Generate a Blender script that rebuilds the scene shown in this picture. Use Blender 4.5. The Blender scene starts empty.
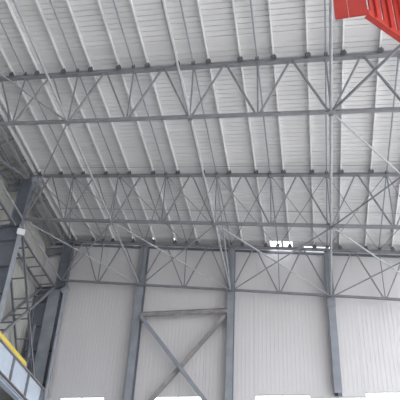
import bpy, bmesh, math, random
from mathutils import Vector, Matrix
random.seed(7)
sc = bpy.context.scene
COL = sc.collection

# ------------------------------------------------------------------ materials
def material(name, color, rough=.55, metal=0.0, var=.08, scale=3.0, bump=0.0, stretch=(1, 1, 1), col2=None):
    m = bpy.data.materials.new(name); m.use_nodes = True
    nt = m.node_tree; N = nt.nodes; L = nt.links
    b = N['Principled BSDF']
    b.inputs['Roughness'].default_value = rough; b.inputs['Metallic'].default_value = metal
    tc = N.new('ShaderNodeTexCoord'); mp = N.new('ShaderNodeMapping'); mp.inputs['Scale'].default_value = stretch
    no = N.new('ShaderNodeTexNoise'); no.inputs['Scale'].default_value = scale; no.inputs['Detail'].default_value = 5
    L.new(tc.outputs['Object'], mp.inputs['Vector']); L.new(mp.outputs['Vector'], no.inputs['Vector'])
    r = N.new('ShaderNodeValToRGB')
    a = col2 or tuple(c * (1 - var) for c in color); z = tuple(min(1, c * (1 + var)) for c in color)
    r.color_ramp.elements[0].position = .35; r.color_ramp.elements[1].position = .65
    r.color_ramp.elements[0].color = (*a, 1); r.color_ramp.elements[1].color = (*z, 1)
    L.new(no.outputs['Fac'], r.inputs['Fac']); L.new(r.outputs['Color'], b.inputs['Base Color'])
    if bump:
        bp = N.new('ShaderNodeBump'); bp.inputs['Strength'].default_value = bump; bp.inputs['Distance'].default_value = .02
        L.new(no.outputs['Fac'], bp.inputs['Height']); L.new(bp.outputs['Normal'], b.inputs['Normal'])
    return m

M = {
    'steel': material('painted_grey_steel', (.20, .205, .225), .5, 0, .10, 2.5),
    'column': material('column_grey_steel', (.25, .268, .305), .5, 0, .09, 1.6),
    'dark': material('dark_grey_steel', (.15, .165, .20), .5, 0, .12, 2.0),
    'rod': material('light_grey_tube', (.31, .32, .34), .42, .1, .08, 3.0),
    'galv': material('galvanised_steel', (.73, .73, .745), .32, .1, .10, 4.0, 0, (1, .25, 1)),
    'cleat': material('cleat_steel', (.10, .105, .12), .6, 0, .1),
    'roof': material('white_roof_sheet', (.66, .66, .67), .45, 0, .03, .5, 0, (.3, 2.5, 1)),
    'strip': material('darker_roof_sheet', (.62, .62, .63), .5, 0, .04, .8),
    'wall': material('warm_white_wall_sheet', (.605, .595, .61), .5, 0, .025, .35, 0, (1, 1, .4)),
    'floor': material('pale_concrete', (.26, .26, .265), .8, 0, .06, .4, .1),
    'rust': material('stained_steel', (.30, .285, .28), .6, 0, .12, 2.0, 0, (1, 1, 1), (.22, .215, .22)),
    'blue': material('pale_blue_girder_paint', (.48, .54, .63), .38, 0, .06, 1.5),
    'seam': material('brown_flange_edge', (.27, .25, .25), .6, 0, .1),
    'yellow': material('yellow_paint', (.74, .56, .09), .45, 0, .07, 3.0),
    'red': material('red_paint', (.33, .018, .011), .42, 0, .08, 1.5),
    'redlight': material('red_paint_fin', (.37, .03, .02), .42, 0, .08, 1.5),
    'lamp': material('pale_box_paint', (.62, .64, .66), .5, 0, .04),
}
g = bpy.data.materials.new('clear_glazing'); g.use_nodes = True
nt = g.node_tree; nt.nodes.clear()
o = nt.nodes.new('ShaderNodeOutputMaterial'); mx = nt.nodes.new('ShaderNodeMixShader'); fr = nt.nodes.new('ShaderNodeFresnel')
tr = nt.nodes.new('ShaderNodeBsdfTransparent'); gl = nt.nodes.new('ShaderNodeBsdfGlossy'); gl.inputs['Roughness'].default_value = .05
tr.inputs['Color'].default_value = (.93, .95, .95, 1)
nt.links.new(fr.outputs[0], mx.inputs[0]); nt.links.new(tr.outputs[0], mx.inputs[1]); nt.links.new(gl.outputs[0], mx.inputs[2]); nt.links.new(mx.outputs[0], o.inputs[0])
M['glass'] = g
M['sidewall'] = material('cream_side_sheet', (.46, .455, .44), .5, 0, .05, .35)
M['ground'] = material('pale_bounce_ground', (.62, .61, .60), .85, 0, .06, .3)  # unseen ground outside, made pale to bounce sunlight up into the hall
M['flash'] = material('grey_flashing', (.50, .50, .51), .5, 0, .08)

# ------------------------------------------------------------------ helpers
def prism(bm, p, q, prof, up=(0, 0, 1)):
    """extrude a closed 2D profile (side, up) from p to q"""
    p = Vector(p); q = Vector(q); d = (q - p).normalized(); u = Vector(up)
    s = d.cross(u)
    if s.length < 1e-4: s = d.cross(Vector((0, 1, 0)))
    s.normalize(); u = s.cross(d)
    a = [bm.verts.new(p + s * x + u * y) for x, y in prof]
    b = [bm.verts.new(q + s * x + u * y) for x, y in prof]
    n = len(prof)
    for i in range(n):
        bm.faces.new((a[i], a[(i + 1) % n], b[(i + 1) % n], b[i]))
    bm.faces.new(a[::-1]); bm.faces.new(b)

def ISEC(w, h, tf=.02, tw=.015):
    w /= 2; h /= 2; t = tw / 2
    return [(-w, -h), (w, -h), (w, -h + tf), (t, -h + tf), (t, h - tf), (w, h - tf), (w, h), (-w, h), (-w, h - tf), (-t, h - tf), (-t, -h + tf), (-w, -h + tf)]
def RECT(w, h, c=None):
    w /= 2; h /= 2; c = c if c is not None else min(w, h) * .18
    return [(-w + c, -h), (w - c, -h), (w, -h + c), (w, h - c), (w - c, h), (-w + c, h), (-w, h - c), (-w, -h + c)]
def CSEC(w, h, t=.012, lip=.03):
    return [(-x, y) for x, y in CSEC_(w, h, t, lip)][::-1]
def CSEC_(w, h, t=.012, lip=.03):
    w /= 2; h /= 2
    return [(-w, -h), (w, -h), (w, -h + lip), (w - t, -h + lip), (w - t, -h + t), (-w + t, -h + t), (-w + t, h - t), (w - t, h - t), (w - t, h - lip), (w, h - lip), (w, h), (-w, h)]
def TUBE(r, n=10):
    return [(r * math.cos(2 * math.pi * i / n), r * math.sin(2 * math.pi * i / n)) for i in range(n)]

def obj(name, bm, mat, parent=None):
    bmesh.ops.recalc_face_normals(bm, faces=bm.faces[:])
    me = bpy.data.meshes.new(name); bm.to_mesh(me); bm.free()
    me.materials.append(M[mat])
    ob = bpy.data.objects.new(name, me); COL.objects.link(ob)
    if parent is not None: ob.parent = parent
    return ob
def tag(ob, label, cat, group=None):
    ob['label'] = label; ob['category'] = cat
    if group: ob['group'] = group
    return ob
def struct(name, bm, mat, parent=None):
    ob = obj(name, bm, mat, parent)
    ob['kind'] = 'structure'
    return ob
def empty(name, loc):
    e = bpy.data.objects.new(name, None); COL.objects.link(e); e.location = loc; e.empty_display_size = .3
    return e
def part(name, parent, mat, segs):
    """mesh under an empty; segs in world coordinates"""
    off = parent.location
    bm = bmesh.new()
    for (p, q, prof, up) in segs: prism(bm, Vector(p) - off, Vector(q) - off, prof, up)
    return obj(name, bm, mat, parent)
def bar(name, p, q, prof, mat, up=(0, 0, 1)):
    """one straight member whose origin is at its first end"""
    p = Vector(p); q = Vector(q)
    bm = bmesh.new(); prism(bm, (0, 0, 0), q - p, prof, up)
    ob = obj(name, bm, mat); ob.location = p
    return ob
ORD = ['first', 'second', 'third', 'fourth', 'fifth', 'sixth', 'seventh', 'eighth', 'ninth', 'tenth', 'eleventh', 'twelfth', 'thirteenth', 'fourteenth', 'fifteenth', 'sixteenth']

# ------------------------------------------------------------------ layout
S = -.1347; Z0 = 23.6
Y3, Y2, Y1, Y0 = 0.0, -6.674, -14.27, -21.9
H = {Y3: 3.33, Y2: 3.46, Y1: 3.373, Y0: 3.40}
XL = -11.75; XR = 12.6
def zb(x): return Z0 + S * x                      # bottom chord axis
def zt(x, Y): return Z0 + S * x + H[Y]            # lower edge of top chord
def zroof(x): return Z0 + S * x + 3.40 + .22 + .25
def cl(x): return max(x, XL)

# ------------------------------------------------------------------ shell
bm = bmesh.new()
for a in (0,):
    vs = [bm.verts.new(v) for v in ((-14, -63, 0), (16.5, -63, 0), (16.5, 1.0, 0), (-14, 1.0, 0))]
    bm.faces.new(vs)
struct('floor', bm, 'floor')
bm = bmesh.new()
for q in (((16.5, -150, 0), (200, -150, 0), (200, 150, 0), (16.5, 150, 0)), ((-150, 1.0, 0), (16.5, 1.0, 0), (16.5, 150, 0), (-150, 150, 0)),
          ((-150, -150, 0), (-14, -150, 0), (-14, 1.0, 0), (-150, 1.0, 0)), ((-14, -150, 0), (16.5, -150, 0), (16.5, -63, 0), (-14, -63, 0))):
    bm.faces.new([bm.verts.new(v) for v in q])
struct('ground', bm, 'ground')

# roof sheet, ribs running across the building (parallel to X), slopes with the trusses
def ribbed(bm, u0, u1, w0, w1, P, pitch, groove, depth, thick):
    """P(u, w, d) -> point; grooves repeat along u, sheet spans w0..w1, d = distance behind the inner face"""
    u = u0; prof = []
    while u < u1 - 1e-6:
        e = min(u + pitch, u1)
        prof += [(u, 0), (max(u, e - groove), 0), (max(u, e - groove * .8), depth), (max(u, e - groove * .2), depth)]
        u = e
    prof.append((u1, 0))
    A = [bm.verts.new(P(a, w0, d)) for a, d in prof]; B = [bm.verts.new(P(a, w1, d)) for a, d in prof]
    for i in range(len(prof) - 1):
        if (prof[i][0] - prof[i + 1][0]) == 0 and prof[i][1] == prof[i + 1][1]: continue
        bm.faces.new((A[i], A[i + 1], B[i + 1], B[i]))
    c = [bm.verts.new(P(u0, w0, thick)), bm.verts.new(P(u1, w0, thick)), bm.verts.new(P(u1, w1, thick)), bm.verts.new(P(u0, w1, thick))]
    bm.faces.new(c)
    bm.faces.new((A[0], c[0], c[3], B[0])); bm.faces.new((A[-1], B[-1], c[2], c[1]))
RY0, RY1 = -62.0, -.12
RX0, RX1 = -13.8, 16.5
bm = bmesh.new()
ribbed(bm, RY0, RY1, RX0, RX1, lambda u, w, d: (w, u, zroof(w) + d), .275, .038, .045, .14)
roof = struct('ceiling', bm, 'roof')
# thin, slightly darker strips of sheet just before each truss and between the trusses
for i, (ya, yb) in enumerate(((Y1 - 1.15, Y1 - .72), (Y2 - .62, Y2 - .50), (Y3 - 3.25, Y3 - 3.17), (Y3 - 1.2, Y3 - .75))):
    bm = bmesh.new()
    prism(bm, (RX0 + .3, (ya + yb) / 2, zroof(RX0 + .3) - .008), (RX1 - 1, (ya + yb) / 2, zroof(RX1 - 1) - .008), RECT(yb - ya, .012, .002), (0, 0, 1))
    struct('roof_strip', bm, 'strip', roof)

# back wall with window openings, split in sheets round them
WY = .70
wins = [(-10.6, -7.63, 16.74), (-4.66, -1.45, 16.74), (1.44, 4.49, 16.75), (4.49, 7.44, 16.57), (7.44, 11.6, 16.85)]
SILL = 13.4
bm = bmesh.new()
def wallpiece(x0, x1, z0a, z1a, z0b=None, z1b=None):
    z0b = z0a if z0b is None else z0b; z1b = z1a if z1b is None else z1b
    def P(u, w, d):
        f = (u - x0) / (x1 - x0)
        lo = z0a + (z0b - z0a) * f; hi = z1a + (z1b - z1a) * f
        return (u, WY + d, lo + (hi - lo) * w)
    ribbed(bm, x0, x1, 0, 1, P, .236, .026, .013, .10)
top = lambda x: zroof(x) + .01
edges = [-13.66]
for a, b, t in wins:
    if a > edges[-1] + 1e-4: wallpiece(edges[-1], a, 0, top(edges[-1]), 0, top(a))
    wallpiece(a, b, t, top(a), t, top(b)); wallpiece(a, b, 0, SILL)
    edges.append(b)
wallpiece(edges[-1], RX1, 0, top(edges[-1]), 0, top(RX1))
wall_back = struct('wall_back', bm, 'wall')
for i, (a, b, t) in enumerate(wins):
    bm = bmesh.new()
    for (p, q) in (((a + .04, WY + .06, SILL), (a + .04, WY + .06, t)), ((b - .04, WY + .06, SILL), (b - .04, WY + .06, t)),
                   (((a + b) / 2, WY + .06, SILL), ((a + b) / 2, WY + .06, t))):
        prism(bm, p, q, RECT(.05, .07), (0, 1, 0))
    for z in (SILL + .03, t - .02, (SILL + t) / 2):
        prism(bm, (a, WY + .06, z), (b, WY + .06, z), RECT(.07, .04), (0, 0, 1))
    w = struct('window_%d' % (i + 1), bm, 'lamp')
    bm = bmesh.new(); prism(bm, ((a + b) / 2, WY + .075, SILL), ((a + b) / 2, WY + .075, t), RECT(b - a, .008, .001), (0, 1, 0))
    struct('pane', bm, 'glass', w)
# dark closure flashing between the end of the roof sheet and the wall, with gaps that let the sky in
PX = [.74 + 1.5 * k for k in range(-8, 7)]
gaps = [(-9.90, -9.80), (-8.42, -8.32), (-6.92, -6.82), (-5.42, -5.32), (-3.92, -3.82), (2.5, 3.2), (3.34, 3.9), (4.6, 5.2), (5.3, 6.2)]
cur = -13.75; bm = bmesh.new()
for a, b in gaps + [(RX1, RX1)]:
    if a > cur:
        prism(bm, (cur, .34, zroof(cur) + .02), (a, .34, zroof(a) + .02), RECT(.94, .04, .004), (0, 0, 1))
    cur = b
prism(bm, (4.45, .12, zroof(4.45) + .02), (6.6, .12, zroof(6.6) + .02), RECT(.50, .03, .004), (0, 0, 1))
struct('trim_1', bm, 'flash')
bm = bmesh.new()
prism(bm, (-13.4, WY - .03, zroof(-13.4) - .30), (RX1 - .2, WY - .03, zroof(RX1 - .2) - .30), RECT(.05, .16), (0, 0, 1))
struct('trim_2', bm, 'dark')

# left wall behind the side columns
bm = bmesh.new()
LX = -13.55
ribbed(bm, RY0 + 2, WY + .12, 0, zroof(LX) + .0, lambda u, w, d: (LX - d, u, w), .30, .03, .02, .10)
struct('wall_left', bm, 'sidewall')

bm = bmesh.new()
ribbed(bm, -13.5, RX1, 0, 1, lambda u, w, d: (u, RY0 + .1 - d, w * (zroof(u) - .05)), .30, .03, .02, .10)
struct('wall_front', bm, 'wall')  # unseen end wall, added to hold back light from behind the camera

# ------------------------------------------------------------------ trusses
def truss(Y, label, group, chord_t, chord_b, web, dmat='steel'):
    t = empty('roof_truss', (XL, Y, zb(XL)))
    tag(t, label, 'roof truss', group)
    ht, hb = chord_t, chord_b
    part('top_chord', t, dmat, [((XL - .1, Y, zt(XL - .1, Y) + ht / 2), (XR, Y, zt(XR, Y) + ht / 2), ISEC(ht * .95, ht, .03, .16), (0, 0, 1))])
    part('bottom_chord', t, dmat, [((XL - .1, Y, zb(XL - .1)), (XR, Y, zb(XR)), ISEC(hb * .95, hb, .025, .13), (0, 0, 1))])
    for gi in range(-4, 5):
        xb = cl(3 * gi)
        if abs(gi) < 4:
            part('vertical', t, dmat, [((xb, Y, zb(xb)), (xb, Y, zt(xb, Y) + .03), RECT(web * .8, web * .8), (0, 1, 0))])
        for dgi in (-.5, .5):
            gt = gi + dgi
            if gt < -4 or gt > 4: continue
            xt = 3 * gt
            part('diagonal', t, dmat, [((xb + math.copysign(.08, dgi), Y, zb(xb) + .03), (xt - math.copysign(.08, dgi), Y, zt(xt, Y) + .03), RECT(web, web), (0, 1, 0))])
        # gusset at the lower node
        part('gusset', t, dmat, [((xb - .16, Y, zb(xb) + hb * .5), (xb + .16, Y, zb(xb) + hb * .5), RECT(.02, .16, .004), (0, 0, 1))])
    return t
truss(Y1, 'grey steel lattice roof truss nearest the viewer, topmost of the three', 'lattice roof trusses', .20, .145, .085)
truss(Y2, 'grey steel lattice roof truss between the topmost and lowest trusses', 'lattice roof trusses', .165, .15, .076)
truss(Y3, 'grey steel lattice roof truss against the back wall, lowest of the three', 'lattice roof trusses', .155, .13, .072)

# ------------------------------------------------------------------ purlins (C sections on the top chords)
for i, x in enumerate(PX):
    zc = zt(x, Y2) + .19 + .12
    pu = bar('roof_purlin', (x, Y0 - .6, zc), (x, .25, zc), CSEC(.06, .25, .008, .03), 'galv')
    where = 'against the left eave' if i == 0 else ('next to the right edge of the picture' if i == len(PX) - 1 else 'running over the middle truss')
    tag(pu, ('light roof purlin against the left eave, first from the left' if i == 0 else 'light roof purlin crossing over the middle truss, %s from the left eave' % ORD[i]), 'purlin', 'purlins under the roof sheet')
    for Y in (Y1, Y2, Y3):
        zz = zt(x, Y) + (.21 if Y == Y1 else .18 if Y == Y2 else .17)
        bm = bmesh.new(); xc = -.05; zo = zz - zc
        pts = [(-.13, zo - .12), (.13, zo - .12), (.13, zo - .05), (.05, zo + .12), (-.05, zo + .12), (-.13, zo - .05)]
        oy = Y - (Y0 - .6)
        A = [bm.verts.new((a, oy - .24, b)) for a, b in pts]; B = [bm.verts.new((a, oy - .16, b)) for a, b in pts]
        bm.faces.new(A); bm.faces.new(B[::-1])
        for k in range(6): bm.faces.new((A[k], B[k], B[(k + 1) % 6], A[(k + 1) % 6]))
        c = obj('cleat', bm, 'cleat', pu); c['label'] = 'dark triangular cleat'

for y, lab in ((-3.35, 'thin sag rod crossing under the purlins midway between middle and rear trusses'), (-7.25, 'thin sag rod crossing under the purlins just before the middle truss')):
    zc = .16 + .05
    r_ = bar('sag_rod', (PX[0] - .1, y, zt(PX[0] - .1, Y2) + zc), (PX[-1] + 1.2, y, zt(PX[-1] + 1.2, Y2) + zc), TUBE(.014, 6), 'steel')
    tag(r_, lab, 'rod', 'sag rods between the purlins')

# ------------------------------------------------------------------ struts between truss tops, ties between truss bottoms
bays = [(Y0, Y1, 'in front of the front truss'), (Y1, Y2, 'between front and middle trusses'), (Y2, Y3, 'between middle and rear trusses')]
for bi, (ya, yb, where) in enumerate(bays):
    gs = list(range(-3, 4)) if bi else list(range(-3, 3))
    for j, gi in enumerate(gs):
        x = 3 * gi; z = zt(x, Y2) + .12
        pa, pb = (x, ya + (.16 if bi else 0), z), (x, yb - .16, z)
        st = bar('roof_strut', pa, pb, TUBE(.040), 'column')
        tag(st, 'thin grey roof strut %s, %s from the left' % (where, ORD[j]), 'strut', 'struts joining the truss tops')
        for yy in ((0.0, yb - ya - .30) if bi else (yb - ya - .16,)):
            bm = bmesh.new(); prism(bm, (0, yy - .03, 0), (0, yy + .06, 0), RECT(.16, .16), (0, 0, 1))
            c = obj('end_plate', bm, 'cleat', st); c['label'] = 'dark bolted end plate'
    gs = (-2, 0, 2)
    names = ('left', 'central', 'right')
    for j, gi in enumerate(gs):
        x = 3 * gi; z = zb(x) - .02
        ti = bar('bottom_tie', (x, ya + (.12 if bi else 0), z), (x, yb - .12, z), TUBE(.062), 'rod')
        tag(ti, '%s light grey tube tie at bottom chord level %s' % (names[j], where), 'tie', 'tubes joining the truss bottoms')
        for yy in ((0.0, yb - ya - .24) if bi else (yb - ya - .12,)):
            bm = bmesh.new(); prism(bm, (0, yy - .03, -.0), (0, yy + .03, -.0), RECT(.2, .2), (0, 0, 1))
            obj('end_plate', bm, 'steel', ti)

# ------------------------------------------------------------------ cross bracing rods
def rod(p, q, r, label, group, mat='rod', name='brace_rod'):
    p = Vector(p); q = Vector(q); d = (q - p).normalized()
    b = bar(name, p + d * .15, q - d * .15, TUBE(r, 8), mat)
    tag(b, label, 'bracing rod', group)
    L = (q - p).length - .3
    for t in (0, L):
        c = d * t; bm = bmesh.new()
        prism(bm, c - d * .16, c + d * .16, RECT(.03, .11, .004), (0, 0, 1))
        obj('end_plate', bm, mat, b)
    return b
def bp(gi, Y, dz=-.03): x = cl(3 * gi); return (x, Y, zb(x) + dz)
def tp(gi, Y, dz=.06): x = cl(3 * gi); return (x, Y, zt(x, Y) + dz)
G1 = 'crossing rods between the truss bottoms'
pairs = [(-4, -2, 'far left bay, falling right'), (-2, -4, 'far left bay, falling left'),
         (-2, 0, 'second bay, falling right'), (0, -2, 'second bay, falling left'),
         (0, 2, 'third bay, falling right'), (2, 0, 'third bay, falling left'),
         (2, 4, 'fourth bay, falling right'), (4, 2, 'fourth bay, rising right')]
for a, b, w in pairs:
    rod(bp(a, Y2, -.03 if a < b else -.12), bp(b, Y3, -.03 if a < b else -.12), .04, 'light rod between truss bottoms before back wall, %s' % w, G1)
rod(bp(-2, Y1), bp(-4, Y2), .04, 'light bracing rod from front truss to the left end of the middle truss', G1)
rod(bp(2, Y1), bp(4, Y2), .04, 'light bracing rod from front truss falling to the right picture edge', G1)
rod(bp(4, Y1, -.12), bp(2, Y2, -.12), .04, 'light bracing rod rising from middle truss to the right picture edge', G1, 'steel')
rod(bp(-4, Y0), bp(-2, Y1), .045, 'bracing rod crossing behind the left webs of the front truss', G1, 'steel')
rod(bp(4, Y0), bp(2, Y1), .06, 'grey bracing rod from front truss up towards the red crane frame', G1, 'steel')
G2 = 'thin crossing rods in the roof plane before the back wall'
k = 0
for gi in range(-4, 4):
    for a, b, w in ((gi, gi + 1, 'falling right'), (gi + 1, gi, 'falling left')):
        rod(tp(a, Y2, .10 if a < b else .16), tp(b, Y3, .10 if a < b else .16), .022,
            'thin roof rod %s between middle and rear trusses, %s panel from left' % (w, ORD[gi + 4]), G2, 'steel')
G3 = 'steep rods of the central vertical bracing'
rod(tp(0, Y2, -.05), bp(0, Y3, .1), .045, 'steep thin rod from top of middle truss to foot of rear truss at centre', G3, 'rod')
rod(bp(0, Y2, .1), tp(0, Y3, -.05), .035, 'steep thin rod from foot of middle truss to top of rear truss at centre', G3, 'steel')

# ------------------------------------------------------------------ back wall columns
def wall_column(x, zbot, w, label):
    c = empty('wall_column', (x, .36, zbot)); tag(c, label, 'column', 'columns of the back wall')
    ztop = zroof(x) - .3
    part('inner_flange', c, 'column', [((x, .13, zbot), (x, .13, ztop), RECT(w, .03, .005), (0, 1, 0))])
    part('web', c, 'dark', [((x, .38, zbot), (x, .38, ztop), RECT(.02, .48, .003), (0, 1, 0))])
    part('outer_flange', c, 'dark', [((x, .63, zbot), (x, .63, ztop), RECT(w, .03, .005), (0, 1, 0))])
    z = zb(x) - .15
    part('splice_plate', c, 'column', [((x, .10, z - .55), (x, .10, z), RECT(w * 1.12, .03, .004), (0, 1, 0))])
    return c
wall_column(-6, 0, .46, 'tall grey steel column of the back wall left of the crossed braces')
wall_column(0, 0, .40, 'tall grey steel column at the centre right of the crossed braces')
wall_column(6, 16.57, .42, 'grey steel column of the back wall right of centre, ending on the window head')
# portal beam and the two crossed braces
b = bar('portal_beam', (-5.80, .05, 22.12), (-.18, .05, 22.12), ISEC(.20, .30, .03, .02), 'rust')
tag(b, 'stained grey horizontal beam between two back wall columns above the crossed braces', 'beam')
def xbrace(p, q, mat, label):
    t = bar('wall_brace', p, q, ISEC(.22, .22, .025, .02), mat, (0, 1, 0)); tag(t, label, 'brace', 'crossed braces on the back wall')
    bm = bmesh.new(); d = (Vector(q) - Vector(p)).normalized()
    prism(bm, -d * .05, d * .45, RECT(.40, .02, .004), (0, 1, 0)); obj('gusset', bm, 'steel', t)
    return t
D = (5.1 / 6.7)
xbrace((-5.65, -.02, 21.90), (-5.65 + 15.0 * D / 2.4 * 1.0 + .75, -.02, 21.90 - 7.35), 'column', 'grey brace falling to the right across the back wall from the left column')
xbrace((-.35, .22, 21.80), (-6.05 + .55, .22, 21.80 - 6.75), 'rust', 'brown stained brace falling to the left across the back wall from the centre column')

# ------------------------------------------------------------------ left side: columns, eave beam, laced bracing
def side_column(Y, label, xin=-11.72, depth=1.5, fw=.50, up=.75):
    """stepped crane column: deep shaft to the bracket level, slimmer shaft above it"""
    c = empty('side_column', (xin - depth / 2, Y, 0)); tag(c, label, 'column', 'deep columns along the left wall')
    zs = 24.6; zh = zt(xin, Y2) - .1
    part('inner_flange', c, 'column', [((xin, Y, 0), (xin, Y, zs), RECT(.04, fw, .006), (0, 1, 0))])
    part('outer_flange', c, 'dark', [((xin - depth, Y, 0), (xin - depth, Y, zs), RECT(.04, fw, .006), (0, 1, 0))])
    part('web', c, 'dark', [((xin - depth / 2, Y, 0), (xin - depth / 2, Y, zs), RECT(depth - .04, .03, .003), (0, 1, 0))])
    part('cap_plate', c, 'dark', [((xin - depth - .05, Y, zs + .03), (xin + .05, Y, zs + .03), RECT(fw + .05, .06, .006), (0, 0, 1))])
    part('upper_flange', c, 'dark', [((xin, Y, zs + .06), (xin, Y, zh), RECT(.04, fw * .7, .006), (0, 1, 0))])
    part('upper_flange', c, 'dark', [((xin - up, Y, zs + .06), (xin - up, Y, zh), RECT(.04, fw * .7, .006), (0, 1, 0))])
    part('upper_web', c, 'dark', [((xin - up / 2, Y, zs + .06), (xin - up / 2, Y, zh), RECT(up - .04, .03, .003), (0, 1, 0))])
    part('head_beam', c, 'steel', [((-13.4, Y, 27.9), (xin - up, Y, 27.9), ISEC(.3, .42, .03, .03), (0, 0, 1))])
    z = 14.0
    while z < 24.5:
        part('stiffener', c, 'dark', [((xin - .03, Y - fw * .28, z), (xin - depth + .03, Y - fw * .28, z), RECT(fw * .4, .02, .004), (0, 0, 1))])
        z += 1.9
    return c
side_column(Y1, 'deep dark grey column of the left wall, out at the end of the front truss')
side_column(Y2, 'deep dark grey column at the left picture edge under the middle truss end')
cc = side_column(Y3 + .2, 'deep dark grey corner column where left wall meets back wall', -11.35, 2.0, .50)

f = part('front_flange', cc, 'column', [((-12.0, -.10, 0), (-12.0, -.10, 24.3), RECT(.85, .04, .006), (0, 1, 0))]); f['label'] = 'lighter grey flange facing the hall'
for (x, z, w, h, lab) in ((-11.60, 28.90, .20, .34, 'shiny grey eave beam nearest the hall along the left wall above the truss ends'),
                          (-12.10, 28.72, .18, .26, 'middle one of the three grey eave beams along the left wall'),
                          (-12.75, 28.4, .20, .30, 'outer grey eave beam nearest the left wall sheet')):
    e = bar('eave_beam', (x, Y0 - .4, z), (x, -.02, z), ISEC(w, h, .025, .02), 'galv' if x > -12 else 'rod' if x > -12.5 else 'steel')
    tag(e, lab, 'beam', 'beams along the left eave')
# cross pieces tying the eave beams to each other
for i in range(12):
    y = Y0 + 1.0 + i * 1.85
    r = bar('eave_batten', (-12.64, y, 28.50), (-11.71, y, 28.84), RECT(.08, .08), 'steel')
    tag(r, 'short grey batten between the left eave beams, %s towards the corner' % ORD[i], 'batten', 'battens between the eave beams')

def laced(pa, pb, label, n, xi=-12.0, xo=-13.0, d=.13, group='laced bracing on the left wall'):
    """two parallel members at xi and xo from (y,z) pa to pb with battens across"""
    t = empty('laced_brace', (xi, pa[0], pa[1])); tag(t, label, 'laced brace', group)
    part('chord', t, 'steel', [((xi, *pa), (xi, *pb), ISEC(d * 1.1, d, .02, .03), (1, 0, 0))])
    part('chord', t, 'steel', [((xo, *pa), (xo, *pb), ISEC(d * 1.1, d, .02, .03), (1, 0, 0))])
    for i in range(n):
        f = (i + .5) / n
        y = pa[0] + (pb[0] - pa[0]) * f; z = pa[1] + (pb[1] - pa[1]) * f
        part('batten', t, 'steel', [((xi, y, z), (xo, y, z), RECT(.075, .075), (0, 0, 1))])
    return t
laced((-6.3, 24.5), (-.1, 24.5), 'level ladder-like laced strut from left edge column to the corner column', 6)
laced((-6.2, 25.0), (-.2, 16.9), 'ladder-like laced brace falling towards the foot of the corner column', 8)
laced((-6.3, 16.9), (-.1, 24.6), 'ladder-like laced brace rising to the top of the corner column', 8)
laced((Y1 + .3, 24.5), (Y2 - .3, 24.5), 'level laced strut at the left edge beside the middle truss end', 7)
laced((Y1 + .3, 25.0), (Y2 - .3, 17.2), 'laced brace falling behind the left edge column', 8)
laced((Y1 + .3, 24.9), (Y2 - .4, 28.2), 'laced brace climbing to the eave at the top left edge', 7)
for (x, ya, yb, lab) in ((-11.72, Y1, Y2, 'light grey tube tie along the left wall from front to middle truss end'),
                         (-11.72, Y2, Y3, 'light grey tube tie along the left wall from middle truss end to corner')):
    t = bar('side_tie', (x, ya + .1, zb(x) - .02), (x, yb - .1, zb(x) - .02), TUBE(.06), 'rod'); tag(t, lab, 'tie', 'tube ties along the left wall')

# small boxes / brackets at the left ends
def box(name, c, size, rot, mat, label, cat):
    bm = bmesh.new(); bmesh.ops.create_cube(bm, size=1)
    for v in bm.verts: v.co = Vector((v.co.x * size[0], v.co.y * size[1], v.co.z * size[2]))
    bmesh.ops.bevel(bm, geom=bm.edges[:], offset=min(size) * .12, segments=2, affect='EDGES')
    ob = obj(name, bm, mat); ob.location = c; ob.rotation_euler = rot
    return tag(ob, label, cat)
fb = box('floodlight', (-11.42, -7.1, 23.85), (.46, .10, .36), (math.radians(25), 0, math.radians(28)), 'lamp', 'pale square floodlight on the left edge column below the middle truss end', 'floodlight')
bm = bmesh.new(); prism(bm, (0, .05, 0), (-.1, .24, .1), RECT(.05, .05), (0, 0, 1)); prism(bm, (-.14, .2, .05), (-.14, .2, .3), RECT(.04, .04), (0, 1, 0)); obj('bracket', bm, 'steel', fb)
bb = box('bracket_box', (-11.6, Y2 + .1, 28.3), (.45, .5, .55), (0, 0, 0), 'column', 'bluish grey bracket box on top of the left edge column at the eave', 'bracket')
cb = box('corner_bracket', (-11.22, -.14, 24.30), (.60, .28, .30), (0, math.radians(-28), 0), 'column', 'grey bracket block at the corner column beside the rear truss end', 'bracket')

# ------------------------------------------------------------------ crane runway girder at lower left
CX = -11.3
cg = empty('crane_girder', (CX, -14, 15.1)); tag(cg, 'pale blue crane runway girder with stiffened web at lower left', 'crane girder')
Ya, Yb = -20.0, .0
part('web', cg, 'blue', [((CX - .02, Ya, 15.95), (CX - .02, Yb, 15.95), RECT(.03, 1.5, .003), (0, 0, 1))])
f = part('top_flange', cg, 'seam', [((CX - .02, Ya, 16.73), (CX - .02, Yb, 16.73), RECT(.36, .07, .01), (0, 0, 1))]); f['label'] = 'brown edged top flange'
f = part('bottom_flange', cg, 'seam', [((CX - .02, Ya, 15.17), (CX - .02, Yb, 15.17), RECT(.40, .07, .01), (0, 0, 1))]); f['label'] = 'brown edged bottom flange'
y = -19.6
while y < -.2:
    s = part('stiffener', cg, 'steel', [((CX + .07, y, 15.2), (CX + .07, y, 16.7), RECT(.17, .05, .004), (0, 1, 0))])
    y += 2.1
lr = bar('cable_duct', (CX + .1, -20, 14.78), (CX + .1, 0, 14.78), ISEC(.34, .22, .03, .03), 'blue')
tag(lr, 'pale blue beam running just under the crane girder at bottom left corner', 'beam')
yb_ = bar('bumper_rail', (CX + .0, -16, 16.93), (CX + .0, -3.55, 16.93), RECT(.30, .28, .03), 'yellow')
tag(yb_, 'yellow painted rail lying on the crane girder at the left edge', 'rail')
bm = bmesh.new(); prism(bm, (0, 12.38, -.02), (0, 12.60, -.02), RECT(.2, .16, .02), (0, 0, 1)); obj('end_stop', bm, 'yellow', yb_)
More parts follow.
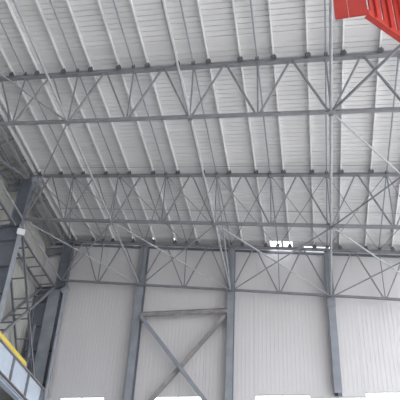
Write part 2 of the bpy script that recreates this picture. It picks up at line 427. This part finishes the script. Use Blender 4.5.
for Y in (Y1, Y2, Y3 - .1):
    c = bar('girder_bracket', (-11.7, Y - .0, 14.85), (CX + .2, Y - .0, 14.85), ISEC(.3, .34, .03, .03), 'steel')
    c.location.z = 14.5
    tag(c, 'grey bracket under the crane girder on the %s' % ('front left column' if Y == Y1 else 'left edge column' if Y == Y2 else 'corner column'), 'bracket', 'girder brackets')

# downpipes and conduit in the corner
for i, (x, y, r, z1, lab) in enumerate(((-11.12, -.35, .12, 20.6, 'light grey pipe rising in front of the corner column, right of the pair'), (-12.75, -.52, .12, 21.4, 'dark grey pipe rising behind the crane girder, left of the pair'))):
    p = bar('corner_pipe', (x, y, 0), (x, y, z1), TUBE(r, 14), 'column' if i == 0 else 'dark'); tag(p, lab, 'pipe', 'pipes in the corner')

# ------------------------------------------------------------------ red crane frame, upper right
RZ = 19.0; RT = 21.25
A = Vector((5.88, -21.24, RZ)); B = Vector((6.80, -21.22, RZ)); Cc = Vector((8.55, -19.47, RZ))
rf = empty('hoist_housing', tuple(A)); tag(rf, 'bright red steel hoist housing with slotted side, hanging at the top right', 'hoist housing')
up = Vector((0, 0, 1))
def plate(name, p, q, z0, z1, t, mat):
    return part(name, rf, mat, [((p.x, p.y, (z0 + z1) / 2), (q.x, q.y, (z0 + z1) / 2), RECT(t, z1 - z0, .006), (0, 0, 1))])
m1 = A.lerp(B, .42)
plate('front_plate', A, m1 - Vector((.006, 0, 0)), RZ, RT, .04, 'red')
plate('front_plate', m1 + Vector((.006, 0, 0)), B, RZ, RT, .04, 'red')
d = (Cc - B).normalized(); L = (Cc - B).length; nrm = Vector((-d.y, d.x, 0))
plate('side_sill', B, Cc, RZ, RZ + .24, .05, 'red')
for i in range(4):
    t0 = .10 + i * .60
    p = B + d * t0; q = B + d * min(t0 + .50, L)
    if t0 > L - .1: break
    plate('side_fin', p, q, RZ + .22, RT, .05, 'red')
    m = p.lerp(q, .4)
    part('rib', rf, 'redlight', [((m.x + d.y * .06, m.y - d.x * .06, RZ + .05), (m.x + d.y * .06, m.y - d.x * .06, RT), RECT(.02, .09, .003), tuple(nrm))])
plate('top_rail', B, Cc, RT - .2, RT, .08, 'red')
part('bottom_flange', rf, 'red', [((B + nrm * .06 + up * .02)[:], (Cc + nrm * .06 + up * .02)[:], RECT(.16, .03, .004), (0, 0, 1))])
# bridge girder carrying it, above the picture
bg = empty('crane_bridge', (CX, -21.9, 21.2)); tag(bg, 'red crane bridge girder above the frame that hangs at the top right', 'crane bridge')
part('box_girder', bg, 'red', [((8.5, -20.2, 22.0), (16, -20.2, 22.0), RECT(1.2, 1.6, .03), (0, 0, 1))])

# ------------------------------------------------------------------ light
w = bpy.data.worlds.new('World'); sc.world = w; w.use_nodes = True
nt = w.node_tree; bgn = nt.nodes['Background']
bgn.inputs['Color'].default_value = (.93, .965, 1.0, 1); bgn.inputs['Strength'].default_value = 3.0
sun = bpy.data.lights.new('Sun', 'SUN'); sun.energy = 5.0; sun.angle = math.radians(3); sun.color = (1, .97, .92)
so = bpy.data.objects.new('Sun', sun); COL.objects.link(so)
so.rotation_euler = (math.radians(-38), math.radians(42), 0)
so.location = (30, -20, 60)

# ------------------------------------------------------------------ camera
cam = bpy.data.cameras.new('Camera'); co = bpy.data.objects.new('Camera', cam); COL.objects.link(co)
co.location = (4.6465, -33.4705, Z0 - 22.0399); co.rotation_euler = (2.1338, -.1018, .2588)
cam.sensor_width = 36; cam.lens = 632.4363 / 400 * 36
cam.shift_x = 69.4478 / 400; cam.shift_y = 94.4568 / 400
cam.clip_end = 500; cam.clip_start = .1
sc.camera = co
vs = sc.view_settings
vs.view_transform = 'Standard'; vs.look = 'None'; vs.gamma = 1; vs.use_curve_mapping = False
vs.exposure = 0.38
sc.cycles.max_bounces = 10; sc.cycles.diffuse_bounces = 8
